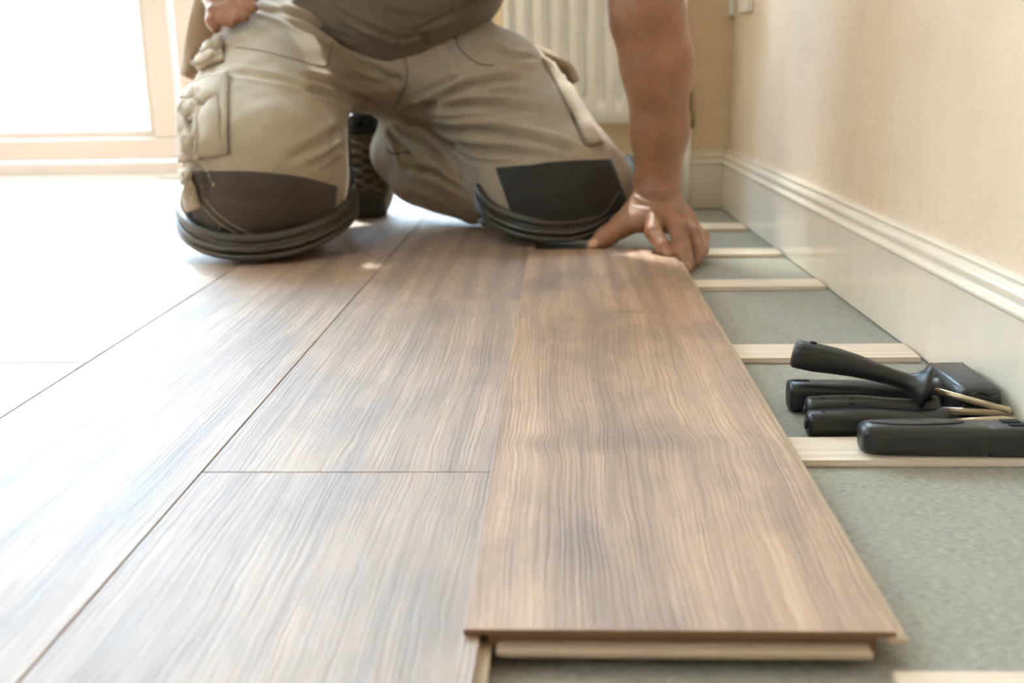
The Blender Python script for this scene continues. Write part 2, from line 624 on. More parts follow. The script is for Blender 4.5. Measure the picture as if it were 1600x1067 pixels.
def plank(x0, x1, ya, yb, zt=TOP, th=.010, mat=None, tongue=True, label=None, group='laid oak laminate planks'):
    gx = .00045
    cx, cy = (x0+x1)/2, (ya+yb)/2
    L = (cx, cy, zt-th)
    r = empty('laminate_plank', L)
    r2 = MB().box((x0+gx, ya+gx, zt-th), (x1-gx, yb-gx, zt)).build('board', mat or M['plank'], r, smooth=False, bevel=.0009, loc=L)
    r2.location = (0, 0, 0) if False else r2.location
    if tongue:
        mb = MB()
        mb.box((x1-.002, ya+.002, zt-th+.0012), (x1+.0055, yb-.002, zt-th+.0048))
        mb.build('tongue', M['core'], r, smooth=False, bevel=.001, loc=L)
    tag(r, label, 'floor plank', group)
    return r


XS = [-.043, -.262, -.475, -.685]
while XS[-1] > -2.7:
    XS.append(XS[-1]-.212)
far_lab = 'laminate plank washed out to white by daylight, among the rows towards the glass doors'
rows = {
    0: [(-.55, .728, 'pale laminate plank at the bottom, left of the loose plank, nearest the camera'),
        (.728, 1.306, 'short laminate plank between two cross joints, directly left of the loose plank'),
        (1.306, 2.20, 'brown laminate plank ending under the right knee, beside the loose plank')],
    1: [(-.75, .42, None), (.42, 1.66, 'long laminate plank running from bottom left to the left knee, third from right'), (1.66, 2.86, 'laminate plank under the boot between the two knees')],
    2: [(-.2, 1.027, 'white glaring laminate plank at the lower left, in front of the small cross joint'),
        (1.027, 2.23, 'laminate plank passing under the left knee pad, behind the small cross joint'), (2.23, 2.86, far_lab)],
}
for i in range(len(XS)-1):
    x1, x0 = XS[i], XS[i+1]
    segs = rows.get(i)
    if segs is None:
        s0 = -.4+rnd.random()*.9
        segs = [(-1.0, s0, None)] if s0 > 0.3 else []
        y_ = s0
        while y_ < 2.86:
            segs.append((y_, min(y_+1.2, 2.86), far_lab))
            y_ += 1.2
    for si, (ya, yb, lab) in enumerate(segs):
        if lab == far_lab:
            nth = ['first', 'second', 'third', 'fourth', 'fifth', 'sixth', 'seventh', 'eighth', 'ninth', 'tenth', 'eleventh', 'twelfth', 'thirteenth', 'fourteenth'][i]
            where = 'nearest the doors' if yb > 2.8 else ('nearest the camera' if ya == min(q[0] for q in segs if q[2] == far_lab) else 'in the middle')
            lab = 'washed-out white laminate plank, %s row left of the loose plank, %s' % (nth, where)
        if lab is None:
            lab = 'laminate plank lying beside and behind the camera'
            continue
        plank(x0, x1, ya, yb, label=lab, tongue=(i == 0 or True), group='laid oak laminate planks')

# the loose front plank, resting on the battens with its lip on its neighbour
FZ = .0205
L = (0, 0, .009)
fp = empty('laminate_plank', L)
fx0, fx1, fy0, fy1 = -.0515, .1655, .4975, 1.643
mb = MB()
mb.box((fx0, fy0, FZ-.0036), (fx1, fy1, FZ))
mb.box((fx0+.012, fy0+.003, BT+.0005), (fx1-.008, fy1-.004, FZ-.0034))
o = mb.build('board', [M['plank_front'], M['core_dark']], fp, smooth=False, bevel=.0006, loc=L)
for p in o.data.polygons:
    if p.index >= 6 or p.index in (0, 2):
        p.material_index = 1
o.matrix_parent_inverse = Matrix.Translation((-L[0], -L[1], -L[2]))
mb = MB()
mb.box((fx1-.004, fy0-.001, FZ-.0068), (fx1+.0062, fy1, FZ-.0030))
mb.build('side_tongue', M['core'], fp, smooth=False, bevel=.0012)
mb = MB()
mb.box((fx0+.0165, fy0-.0065, BT+.0018), (fx1-.012, fy0+.006, BT+.0062))
mb.build('end_tongue', M['core'], fp, smooth=False, bevel=.0018, seg=3)
tag(fp, 'loose brown oak laminate plank in front, its far corner held down by the hand', 'floor plank')

# ------------------------------------------------------------------ radiator
ry = BW-.050
rx0, rx1 = U(787, 100, y=ry)[0], U(1072, 100, y=ry)[0]
rz0 = U(880, 194, y=ry)[2]
rad = empty('radiator', ((rx0+rx1)/2, ry, rz0))
tag(rad, 'white panel radiator with vertical ribs on the back wall behind the bare arm', 'radiator')
pitch = .0345
mb = MB()
nx = int((rx1-rx0)/.0015)
prof2 = []
for i in range(nx+1):
    x = rx0+(rx1-rx0)*i/nx
    ph = ((x-rx0)/pitch) % 1
    s_ = min(max((abs(ph-.5)-.16)/.16, 0), 1)
    s_ = s_*s_*(3-2*s_)
    dd = .0 if (x-rx0 < .012 or rx1-x < .012) else -.016*(1-s_)
    prof2.append((x, dd))
zs = [rz0, rz0+.004, rz0+.038, rz0+.050, rz0+.54, rz0+.555, rz0+.59, rz0+.594]
fs = [0, 0, 0, 1, 1, 0, 0, 0]
off = [.006, 0, 0, 0, 0, 0, 0, .006]
V, F = [], []
n_ = nx+1
for k, z in enumerate(zs):
    V += [(x, ry-dd*0+off[k]-(-dd*-1)*0+(-dd)*(fs[k]), z) for x, dd in prof2]
for k in range(len(zs)-1):
    for i in range(nx):
        a = k*n_+i
        F.append((a, a+1, a+1+n_, a+n_))
b0 = len(V)
V += [(rx0, ry+.02, rz0), (rx1, ry+.02, rz0), (rx1, ry+.02, zs[-1]), (rx0, ry+.02, zs[-1])]
F += [(b0, b0+3, b0+2, b0+1), tuple(k*n_ for k in range(len(zs)))[::-1]+(b0, b0+3)[::1], tuple(k*n_+nx for k in range(len(zs)))+(b0+2, b0+1),
      (0, b0, b0+1, nx), ((len(zs)-1)*n_, (len(zs)-1)*n_+nx, b0+2, b0+3)]
obj('panel', V, F, M['rad'], rad)
for sx in (rx0+.05, rx1-.05):
    bx('bracket', (sx-.015, ry+.018, rz0+.1), (sx+.015, BW, rz0+.5), M['rad'], rad)
mb = MB()
mb.tube([(rx1+.008, ry+.010, rz0+.06), (rx1+.008, ry+.010, rz0+.02)], .008, 14)
mb.tube([(rx1+.008, ry+.010, rz0+.022), (rx1+.008, ry+.010, rz0-.012)], .012, 14)
mb.tube([(rx1-.01, ry+.010, rz0+.03), (rx1+.008, ry+.010, rz0+.03)], .008, 14)
mb.build('valve', M['brass'], rad)
MB().tube([(rx1+.008, ry+.010, rz0-.01), (rx1+.008, ry+.010, .001)], .0065, 14).build('pipe', M['rad'], rad)

# wall sockets on the right wall
for (pa, pb, pz, lab) in ((1137, 1149, 27, 'white wall switch plate at the top edge, nearer the corner'), (1160, 1177, 21, 'white wall switch plate at the top edge, farther from the corner')):
    def wy(px):
        y = 2.0
        for _ in range(30):
            p = U(px, 20, y=y)
            y += (p[0]-wallx(y))*-3.0
        return y
    ya, yb = sorted((wy(pa), wy(pb)))
    z0 = U(pa, pz, y=yb)[2]
    xw = wallx((ya+yb)/2)
    r = empty('wall_switch', (xw, (ya+yb)/2, z0))
    tag(r, lab, 'switch', 'switch plates on the right wall')
    bx('plate', (xw-.010, ya, z0), (xw+.001, yb, z0+.086), M['rad'], r, bevel=.002)
    ym = (ya+yb)/2
    bx('rocker', (xw-.013, ym-.008, z0+.028), (xw-.009, ym+.008, z0+.058), M['rad'], r, bevel=.001)

# ------------------------------------------------------------------ organic surfaces: smooth-union distance field + surface nets
class Field:
    def __init__(s):
        s.p = []

    def cap(s, a, b, ra, rb=None, k=.02, squash=None, f=1.0):
        """tapered capsule; squash = direction along which it is f times thinner"""
        s.p.append(('c', np.array(a, float), np.array(b, float), ra, ra if rb is None else rb, k, None if squash is None else np.array(squash, float)/np.linalg.norm(squash), f))
        return s

    def ell(s, c, r, k=.03, rot=None):
        R_ = np.eye(3) if rot is None else np.array(rot.to_matrix() if hasattr(rot, 'to_matrix') else rot)
        s.p.append(('e', np.array(c, float), np.array(r, float), R_, 0, k, None, 1))
        return s

    def chain(s, pts, rs, k=.02, **kw):
        for i in range(len(pts)-1):
            s.cap(pts[i], pts[i+1], rs[i], rs[i+1], k, **kw)
        return s

    def d1(s, q, P):
        if q[0] == 'c':
            _, a, b, ra, rb, k, n, f = q
            pa = P-a
            ba = b-a
            if n is not None:
                pa = pa + ((pa@n)*(f-1))[:, None]*n
                ba = ba + (ba@n)*(f-1)*n
            h = np.clip((pa@ba)/(ba@ba+1e-12), 0, 1)
            return (np.linalg.norm(pa-h[:, None]*ba, axis=1)-(ra+(rb-ra)*h))
        _, c, r, R_, _, k, _, _ = q
        L = (P-c)@R_
        a = np.linalg.norm(L/r, axis=1)
        b = np.linalg.norm(L/(r*r), axis=1)+1e-9
        return np.where(a < 1e-3, -r.min(), a*(a-1)/b)

    def eval(s, P, bid=None, nb=0, cen=None, R=0):
        d = np.full(len(P), 1e3, np.float32)
        if cen is not None:
            dm = np.min([s.d1(q, cen) for q in s.p], axis=0)
        for q in s.p:
            if cen is not None:
                m = (s.d1(q, cen) < dm+2.2*R+q[5])
                idx = np.nonzero(m[bid])[0]
                if not len(idx):
                    continue
            else:
                idx = slice(None)
            e = s.d1(q, P[idx]).astype(np.float32)
            c = d[idx]
            k = q[5]
            h = np.maximum(k-np.abs(c-e), 0)/k
            d[idx] = np.minimum(c, e)-h*h*k*.25
        return d

    def mesh(s, h, lo, hi, smooth=2, B=16):
        lo = np.array(lo, float)
        nb = np.ceil((np.array(hi)-lo)/(h*B)).astype(int)
        n = nb*B
        gI = np.stack(np.meshgrid(*[np.arange(k) for k in nb], indexing='ij'), -1).reshape(-1, 3)
        cen = lo+(gI*B+B/2)*h
        R = h*B*.5*1.7321
        dc = s.eval(cen)
        F_ = np.empty(n, np.float32)
        act = np.abs(dc) < R*1.6+.01
        Fb = F_.reshape(nb[0], B, nb[1], B, nb[2], B)
        Fb[...] = np.where(dc.reshape(nb) > 0, 1, -1)[:, None, :, None, :, None]
        o = np.stack(np.meshgrid(*[np.arange(B)]*3, indexing='ij'), -1).reshape(-1, 3)
        A = gI[act]
        for st in range(0, len(A), 400):
            a = A[st:st+400]
            P = (lo+(a[:, None, :]*B+o[None])*h).reshape(-1, 3)
            bid = np.repeat(np.arange(len(a)), B**3)
            v = s.eval(P, bid, len(a), lo+(a*B+B/2)*h, R).reshape(len(a), B, B, B)
            for q, w in zip(a, v):
                Fb[q[0], :, q[1], :, q[2], :] = w
        sg = F_ < 0
        c8 = [sg[i:n[0]-1+i, j:n[1]-1+j, k:n[2]-1+k] for i in (0, 1) for j in (0, 1) for k in (0, 1)]
        cnt = sum(c.astype(np.int8) for c in c8)
        cells = np.argwhere((cnt > 0) & (cnt < 8))
        vid = -np.ones(tuple(n-1), np.int32)
        vid[tuple(cells.T)] = np.arange(len(cells))
        co = np.array([(i, j, k) for i in (0, 1) for j in (0, 1) for k in (0, 1)])
        val = np.stack([F_[tuple((cells+c).T)] for c in co], 1)
        acc = np.zeros((len(cells), 3))
        num = np.zeros(len(cells))
        for a in range(8):
            for b in range(a+1, 8):
                if np.abs(co[a]-co[b]).sum() == 1:
                    m = (val[:, a] < 0) != (val[:, b] < 0)
                    t = np.where(m, val[:, a]/(val[:, a]-val[:, b]+1e-12), 0)
                    acc += np.where(m[:, None], co[a]+(co[b]-co[a])*t[:, None], 0)
                    num += m
        V = lo+(cells+acc/num[:, None])*h
        Q = []
        for ax in range(3):
            u, w = [(1, 2), (2, 0), (0, 1)][ax]
            s0 = [slice(1, n[i]-1) for i in range(3)]
            s1 = list(s0)
            s0[ax] = slice(0, n[ax]-1)
            s1[ax] = slice(1, n[ax])
            A0, A1 = sg[tuple(s0)], sg[tuple(s1)]
            base = np.array([0 if i == ax else 1 for i in range(3)])
            for flip, m in ((False, A0 & ~A1), (True, ~A0 & A1)):
                e = np.argwhere(m)+base
                if not len(e):
                    continue
                du = np.eye(3, dtype=int)[u]
                dw = np.eye(3, dtype=int)[w]
                q = [vid[tuple((e-x).T)] for x in (du+dw, dw, 0*du, du)]
                if flip:
                    q = q[::-1]
                Q.append(np.stack(q, 1))
        Q = np.concatenate(Q)
        Q = Q[(Q >= 0).all(1)]
        for _ in range(smooth):
            V = relax(V, Q)
        return V, Q


def relax(V, Q, lam=.5):
    n = len(V)
    S = np.zeros((n, 3))
    c = np.zeros(n)
    for a, b in ((0, 1), (1, 2), (2, 3), (3, 0)):
        for x, y in ((a, b), (b, a)):
            for k in range(3):
                S[:, k] += np.bincount(Q[:, x], V[Q[:, y], k], n)
            c += np.bincount(Q[:, x], minlength=n)
    return V*(1-lam)+lam*S/np.maximum(c, 1)[:, None]


def normals(V, Q):
    fn = np.cross(V[Q[:, 2]]-V[Q[:, 0]], V[Q[:, 3]]-V[Q[:, 1]])
    N = np.zeros_like(V)
    for j in range(4):
        for k in range(3):
            N[:, k] += np.bincount(Q[:, j], fn[:, k], len(V))
    return N/(np.linalg.norm(N, axis=1)[:, None]+1e-12)


def bvh(V, Q):
    return BVHTree.FromPolygons([tuple(v) for v in V], [tuple(map(int, q)) for q in Q])


def hit(tree, px, py, org=None):
    v = Vector(ray(px, py))
    r = tree.ray_cast(Vector(CAM), v)
    if r[0] is None:
        return None
    return np.array(r[0]), np.array(r[1])


def onto(tree, pts, n=7):
    """smooth pixel curve -> points lying on the surface"""
    out = []
    for p in cat([(a, b, 0) for a, b in pts], n):
        h = hit(tree, p[0], p[1])
        if h is not None:
            out.append(h)
    return out


def dist_poly(V, C):
    """distance of every vertex to a polyline, and the parameter 0..1 along it"""
    best = np.full(len(V), 1e9)
    par = np.zeros(len(V))
    m = len(C)-1
    for i in range(m):
        a, b = C[i], C[i+1]
        ba = b-a
        h = np.clip(((V-a)@ba)/(ba@ba+1e-12), 0, 1)
        d = np.linalg.norm(V-a-h[:, None]*ba, axis=1)
        k = d < best
        best[k] = d[k]
        par[k] = (i+h[k])/m
    return best, par


def folds(V, Q, curves):
    """curves: (pixel points, half width, depth); negative depth = ridge. A groove gets a soft ridge on both sides"""
    tree = bvh(V, Q)
    N = normals(V, Q)
    D = np.zeros(len(V))
    for pts, w, dep in curves:
        C = [h[0] for h in onto(tree, pts, 4)]
        if len(C) < 2:
            continue
        C = np.array(C)
        lo, hi = C.min(0)-3*w, C.max(0)+3*w
        idx = np.nonzero(((V > lo) & (V < hi)).all(1))[0]
        d, t = dist_poly(V[idx], C)
        taper = np.clip(np.minimum(t, 1-t)*5, 0, 1)**.7
        x = d/w
        D[idx] += taper*dep*(-np.exp(-x*x*2.2)+.55*np.exp(-(x-1.35)**2*2.5))
    return V+N*D[:, None]


def patch(name, tree, top, bottom, mat, parent, nu=24, nv=16, off=.003, th=.002, puff=0.0, hem=0.0):
    """cloth patch between two pixel curves laid on a surface"""
    A = cat([(a, b, 0) for a, b in top], 8)
    B = cat([(a, b, 0) for a, b in bottom], 8)

    def samp(C, t):
        x = t*(len(C)-1)
        i = min(int(x), len(C)-2)
        return C[i]*(1-x+i)+C[i+1]*(x-i)
    V, ok = [], []
    for j in range(nv+1):
        for i in range(nu+1):
            u, v = i/nu, j/nv
            p = samp(A, u)*(1-v)+samp(B, u)*v
            h = hit(tree, p[0], p[1])
            if h is None:
                V.append(None)
                continue
            e = min(u, 1-u, v, 1-v)
            lift = off+puff*min(1, e*5)**.6 + (hem if e < .045 else 0)
            V.append(h[0]+h[1]*lift)
    known = [v for v in V if v is not None]
    if not known:
        return None
    idx = {}
    VV = []
    for i, v in enumerate(V):
        if v is not None:
            idx[i] = len(VV)
            VV.append(v)
    F = []
    for j in range(nv):
        for i in range(nu):
            q = (j*(nu+1)+i, j*(nu+1)+i+1, (j+1)*(nu+1)+i+1, (j+1)*(nu+1)+i)
            if all(k in idx for k in q):
                w = [idx[k] for k in q]
                dm = max(np.linalg.norm(VV[w[a]]-VV[w[b]]) for a in range(4) for b in range(a))
                if dm < .06:
                    F.append(w[::-1])
    o = obj(name, VV, F, mat, parent)
    s_ = o.modifiers.new('thick', 'SOLIDIFY')
    s_.thickness = th+off*.9
    s_.offset = -1
    return o


def seam(name, tree, pts, r, mat, parent, n=7, lift=.5, dash=0):
    C = onto(tree, pts, n)
    if len(C) < 2:
        return None
    P = [c+nn*r*lift for c, nn in C]
    mb = MB()
    if dash:
        for i in range(0, len(P)-1, 2):
            mb.tube([P[i], P[i+1]], r, 6)
    else:
        mb.tube(P, r, 8)
    return mb.build(name, mat, parent)


# ------------------------------------------------------------------ the kneeling man
def mirror_h(px, py, y):
    return U(px, py, y=y)


V3 = lambda *a: np.array(a, float)
pelv = V3(-.31, 2.00, .315)
chest = V3(-.13, 1.79, .56)
neck = V3(.0, 1.57, .63)
shL = V3(.085, 1.68, .61)            # his left shoulder (photo right)
shR = V3(-.27, 1.71, .605)
hipP, hipQ = U(452, 88, y=1.96), U(722, 108, y=1.96)      # photo left / photo right hip
K1 = V3(-.452, 1.665, .125)           # photo left knee
K2 = V3(.000, 1.775, .110)            # photo right knee
AN2 = U(612, 232, y=2.07)
AN1 = V3(-.50, 2.13, .12)

# --- the supporting arm, from pixels and depth
wr = U(1027, 292, y=1.715)
el = U(1010, 20, y=1.665)
f70 = U(1027, 100, y=1.675)
fm = U(1031, 205, y=1.695)
B = Field()
B.chain([wr, fm, f70, el], [.0325, .0415, .0515, .051], k=.02)
B.chain([el, shL], [.049, .062], k=.03)
# palm: back of the hand slopes toward the camera
wc = U(1029, 318, y=1.700)
B.cap(wr, wc, .0315, .032, k=.02)
mi, mm, mr, mp = U(1024, 341, y=1.662), U(1050, 343, y=1.662), U(1069, 349, y=1.668), U(1080, 356, y=1.682)
for p_, ra_, rb_ in ((mi, .021, .0150), (mm, .022, .0150), (mr, .021, .0140), (mp, .019, .0125)):
    B.cap(wc+(p_-mm)*.45, p_, ra_, rb_, k=.016)
B.ell(U(1003, 344, y=1.678), (.032, .026, .020), k=.02)
B.ell(U(1048, 340, y=1.678), (.034, .030, .019), k=.02)
zf = FZ+.0075
fing = [
    ([mi, U(1021, 362, y=1.618), U(1036, 385, y=1.592), U(1047, 398, y=1.580)], [.0150, .0132, .0116, .0092]),
    ([mm, U(1060, 364, y=1.608), U(1069, 393, y=1.570), U(1076, 416, y=1.542)], [.0152, .0136, .0118, .0095]),
    ([mr, U(1083, 368, y=1.625), U(1090, 389, y=1.598), U(1087, 408, y=1.580)], [.0142, .0128, .0110, .0090]),
    ([mp, U(1098, 372, y=1.640), U(1097, 390, y=1.610), U(1092, 400, y=1.595)], [.0128, .0114, .0098, .0082]),
]
for pts, rs in fing:
    B.chain(pts, rs, k=.0035)
thp = [U(1000, 325, y=1.70), U(972, 352, y=1.680), U(947, 370, y=1.665), U(926, 384, y=1.652)]
B.chain(thp, [.024, .0178, .0150, .0105], k=.010)
nm = len(B.p)
# --- torso, neck, head, other arm, legs inside the trousers
B.cap(pelv+V3(-.04, .02, 0), chest+V3(-.06, 0, 0), .075, .09, k=.04)
B.cap(pelv+V3(.04, .02, 0), chest+V3(.06, 0, 0), .075, .09, k=.04)
B.cap(chest, neck, .09, .056, k=.05)
B.cap(shR, shL, .062, .062, k=.06)
head = neck+V3(.01, -.11, .035)
B.cap(neck, head, .055, .058, k=.03)
hr = Matrix.Rotation(math.radians(55), 3, 'X')
hx = np.array(hr)
HP = lambda x, y, z: head + hx@V3(x, y, z)
B.ell(HP(0, .012, .045), (.074, .092, .088), k=.02, rot=hr)
B.ell(HP(0, -.040, -.022), (.056, .052, .070), k=.03, rot=hr)
B.cap(HP(0, -.090, .018), HP(0, -.108, -.012), .008, .0115, k=.012)       # nose
B.cap(HP(-.020, -.086, -.042), HP(.020, -.086, -.042), .008, .008, k=.008)  # lips
B.ell(HP(0, -.080, -.075), (.020, .016, .016), k=.02, rot=hr)            # chin
for s_ in (-1, 1):
    B.ell(HP(s_*.076, .012, .008), (.008, .018, .031), k=.006, rot=hr)   # ears
    B.cap(HP(s_*.012, -.083, .038), HP(s_*.045, -.072, .036), .010, .008, k=.012)   # brow
elR = V3(-.53, 1.90, .555)
wrR = U(338, -25, y=1.87)
B.chain([shR, elR, wrR], [.058, .044, .030], k=.03)
hm = U(350, 8, y=1.835)
B.cap(wrR, hm, .028, .030, k=.02, squash=(0, 1, 0), f=1.3)
for i, (a, b, c) in enumerate((((334, 18), (331, 33), (336, 45)), ((347, 16), (350, 30), (360, 36)), ((360, 12), (372, 24), (384, 26)), ((368, 0), (384, 8), (396, 12)))):
    B.chain([hm+(U(*a, y=1.825)-hm)*.4, U(*a, y=1.815), U(*b, y=1.805), U(*c, y=1.80)], [.013, .0112, .010, .0082], k=.006)
B.chain([wrR, U(372, -14, y=1.83), U(398, -6, y=1.81)], [.02, .013, .009], k=.01)
B.chain([hipP, K1, AN1], [.065, .050, .030], k=.02)
B.chain([hipQ, K2, U(650, 244, y=2.07)], [.06, .045, .028], k=.02)
V, Q = B.mesh(.0026, (-.76, 1.28, -.002), (.20, 2.25, 1.06), smooth=2)
# skin wrinkles and tendons
V = folds(V, Q, [([(993, 300), (1010, 308), (1032, 310), (1050, 307), (1061, 300)], .0050, .0034),
                 ([(990, 318), (1010, 322), (1040, 323)], .004, .0010),
                 ([(1040, 322), (1042, 336), (1038, 350)], .004, .0016),
                 ([(1060, 326), (1064, 340), (1060, 352)], .004, .0014),
                 ([(1025, 322), (1024, 334)], .004, -.0012),
                 ([(1073, 352), (1075, 366), (1083, 394)], .0026, .0022), ([(1089, 360), (1093, 372), (1098, 390)], .0024, .0016),
                 ([(1014, 362), (1022, 359), (1030, 361)], .0022, .0009),
                 ([(1056, 363), (1064, 360), (1073, 363)], .0022, .0009),
                 ([(1030, 385), (1040, 381)], .002, .0006), ([(1064, 393), (1077, 391)], .002, .0006),
                 ([(938, 366), (946, 374)], .002, .0006)])
_m = (V[:, 0] > fx0) & (V[:, 0] < fx1+.001) & (V[:, 1] > fy0) & (V[:, 1] < fy1+.001) & (V[:, 2] < FZ)
V[_m, 2] = FZ+.0003                       # fingertips flatten on the plank
person = obj('person', V, Q, M['skin'])
tag(person, 'kneeling person in pale khaki work trousers and taupe shirt, bare arm propped on a plank', 'person')
PT = bvh(V, Q)
# nails
for (px, py, rw, rl) in ((1048, 401, .0050, .0062), (1075, 417, .0052, .0065), (927, 380, .0062, .0075)):
    h = hit(PT, px, py)
    if h is None:
        continue
    c, n = h
    t_ = (U(px+ (3 if px > 1000 else -6), py+6 if px > 1000 else py+4, y=c[1])-c)
    t_ = t_-n*(t_@n)
    t_ /= np.linalg.norm(t_)
    s_ = np.cross(n, t_)
    mb = MB()
    rings = []
    for k, (sc_, hh) in enumerate(((1.0, -.0008), (1.0, .0003), (.8, .0008), (.3, .0010))):
        rings.append([c+t_*rl*sc_*math.cos(q)+s_*rw*sc_*math.sin(q)+n*(hh-.0010*math.sin(q)**2) for q in np.linspace(0, 2*math.pi, 18, endpoint=False)])
    mb.loft(rings)
    mb.build('fingernail', M['nail'], person)
# eyes and hair
for s_ in (-1, 1):
    mb = MB()
    c = HP(s_*.030, -.066, .016)
    rings = [[c+V3(math.cos(q)*.0115*math.sin(p), math.sin(q)*.0115*math.sin(p), .0115*math.cos(p)) for q in np.linspace(0, 2*math.pi, 14, endpoint=False)] for p in np.linspace(.05, math.pi-.05, 9)]
    mb.loft(rings).build('eye', M['eye'], person)
HF = Field()
HF.ell(HP(0, .022, .056), (.080, .095, .088), k=.02, rot=hr)
HF.cap(HP(0, .06, .03), HP(0, .06, -.02), .055, .045, k=.02)
v, q = HF.mesh(.006, head-V3(.16, .22, .2), head+V3(.16, .22, .22), 1)
obj('hair', v, q, M['hair'], person)
obj_person = person

# --- trousers
T = Field()
T.cap(hipP+V3(0, 0, 0), K1+V3(-.0, .0, .02), .110, .118, k=.04)
T.cap(hipP+V3(-.02, -.02, 0), U(372, 215, y=1.745), .10, .092, k=.05)
T.ell(K1+V3(-.005, .01, -.008), (.118, .105, .104), k=.03)
T.cap(hipQ, U(775, 142, y=1.88), .096, .088, k=.05)
T.cap(U(775, 142, y=1.88), U(834, 228, y=1.83), .088, .098, k=.05)
T.cap(U(832, 230, y=1.83), K2+V3(-.010, 0, 0), .098, .098, k=.04)
T.ell(K2+V3(.004, .0, -.012), (.112, .100, .090), k=.03)
T.cap(U(560, 78, y=1.98), U(660, 82, y=1.98), .095, .095, k=.05)
T.ell((-.31, 2.05, .315), (.175, .12, .11), k=.04)
T.cap(K1+V3(-.01, .05, -.03), AN1+V3(0, -.02, 0), .085, .062, k=.04)
T.cap(K2+V3(-.03, .05, -.012), U(633, 238, y=2.065), .084, .066, k=.04)
# fabric drooping on the shin
T.cap(U(640, 290, y=2.02), U(740, 318, y=1.93), .030, .035, k=.03)
TV, TQ = T.mesh(.0042, (-.70, 1.50, .0165), (.20, 2.22, .47), smooth=3)
rn = np.random.default_rng(3)
N = normals(TV, TQ)


def wob(P, f, s0):
    return np.sin(P[:, 0]*f+s0)*np.sin(P[:, 1]*f*.8+s0*2)*np.sin(P[:, 2]*f*1.2+s0*3)


TV = TV+N*(.004*wob(TV, 22, 1.)+.0022*wob(TV, 47, 2.3)+.0012*wob(TV, 90, 4.))[:, None]
TV[:, 2] = np.maximum(TV[:, 2], .0175)
W = [
    # waist and crotch
    ([(432, 12), (490, 38), (550, 72), (612, 88)], .012, .012),
    ([(495, 62), (545, 88), (600, 118), (630, 130)], .010, .006),
    ([(466, 118), (515, 132), (560, 152), (600, 166)], .011, .009),
    ([(470, 140), (520, 150), (566, 168)], .009, .006),
    ([(540, 150), (575, 162), (612, 160)], .008, .006),
    ([(440, 252), (495, 226), (550, 190)], .010, .005),
    ([(478, 262), (510, 246), (545, 222)], .007, .006),
    ([(500, 270), (525, 252), (548, 238)], .006, .005),
    ([(350, 112), (400, 118), (450, 128), (520, 150)], .010, .003),
    ([(395, 10), (440, 25), (480, 50)], .012, .005),
    ([(330, 100), (345, 160), (352, 230)], .012, .003),
    ([(628, 84), (634, 120), (622, 160)], .004, .004),
    ([(632, 118), (604, 130), (560, 128), (520, 118)], .012, .006),
    # photo right thigh
    ([(606, 176), (664, 163), (717, 141), (771, 126), (822, 124)], .0095, .012),
    ([(622, 176), (697, 166), (771, 164), (846, 173)], .0095, .012),
    ([(614, 178), (705, 202), (787, 207), (870, 226), (906, 243)], .0095, .013),
    ([(664, 206), (713, 223), (746, 234), (800, 238), (868, 247)], .008, .010),
    ([(650, 150), (700, 130), (740, 108)], .008, .007),
    ([(690, 60), (720, 100), (700, 130)], .009, .005),
    ([(680, 215), (700, 240), (720, 262)], .008, .007),
    ([(760, 70), (800, 88), (838, 90)], .009, .005),
    ([(655, 195), (690, 214), (730, 246), (765, 254)], .006, .007),
    ([(700, 150), (770, 144), (830, 146)], .006, .004),
    # shin
    ([(618, 215), (640, 240), (655, 275)], .010, .010),
    ([(640, 205), (670, 225), (690, 250)], .009, .008),
    ([(628, 262), (668, 268), (712, 290), (742, 318)], .009, .010),
    ([(660, 290), (700, 312), (740, 330)], .008, .007),
    ([(604, 200), (622, 225), (630, 262)], .008, .009),
    ([(655, 215), (690, 245), (720, 285)], .008, .008),
    ([(640, 300), (680, 316), (720, 326)], .006, .005),
    # photo left knee and outer side
    ([(292, 170), (305, 210), (312, 250)], .010, .009),
    ([(280, 140), (300, 160), (330, 170)], .009, .008),
    ([(300, 255), (318, 270), (330, 300)], .008, .008),
    ([(285, 265), (296, 285), (306, 305)], .008, .010),
    ([(288, 95), (320, 90), (352, 78)], .010, .012),
    ([(300, 75), (330, 62), (350, 45)], .010, .006),
    ([(345, 300), (400, 310), (450, 306)], .012, .003),
    ([(850, 300), (890, 310), (930, 300)], .012, .003),
]
TV = folds(TV, TQ, W)
TV[:, 2] = np.maximum(TV[:, 2], .0172)
trous = obj('trousers', TV, TQ, M['khaki'], person)
tag(trous, 'pale khaki work trousers')
TT = bvh(TV, TQ)
# dark knee patches
o = patch('knee_patch', TT, [(300, 268), (340, 267), (400, 268), (470, 276), (527, 291)], [(285, 340), (320, 385), (385, 400), (460, 398), (522, 345)], M['kneecloth'], trous, 40, 26, .0018, .001)
tag(o, 'dark brown knee patch')
o = patch('knee_patch', TT, [(775, 262), (820, 258), (880, 252), (955, 249)], [(798, 328), (830, 362), (905, 378), (985, 330)], M['kneeblack'], trous, 40, 26, .0018, .001)
tag(o, 'almost black knee patch')
# fabric tab beside the left knee
o = patch('knee_tab', TT, [(281, 262), (302, 268)], [(296, 332), (318, 322)], M['khaki'], trous, 8, 14, .006, .002, puff=.005)
for pts in ([(320, 308), (345, 335), (385, 360), (430, 370), (478, 364)], [(314, 316), (340, 344), (382, 368), (430, 377), (480, 372)], [(345, 352), (342, 372)]):
    seam('stitching', TT, pts, .0011, M['stitch'], trous, lift=2.6)
seam('stitching', TT, [(852, 345), (900, 350), (940, 335), (966, 300)], .0016, M['rubber'], trous, lift=1.5)
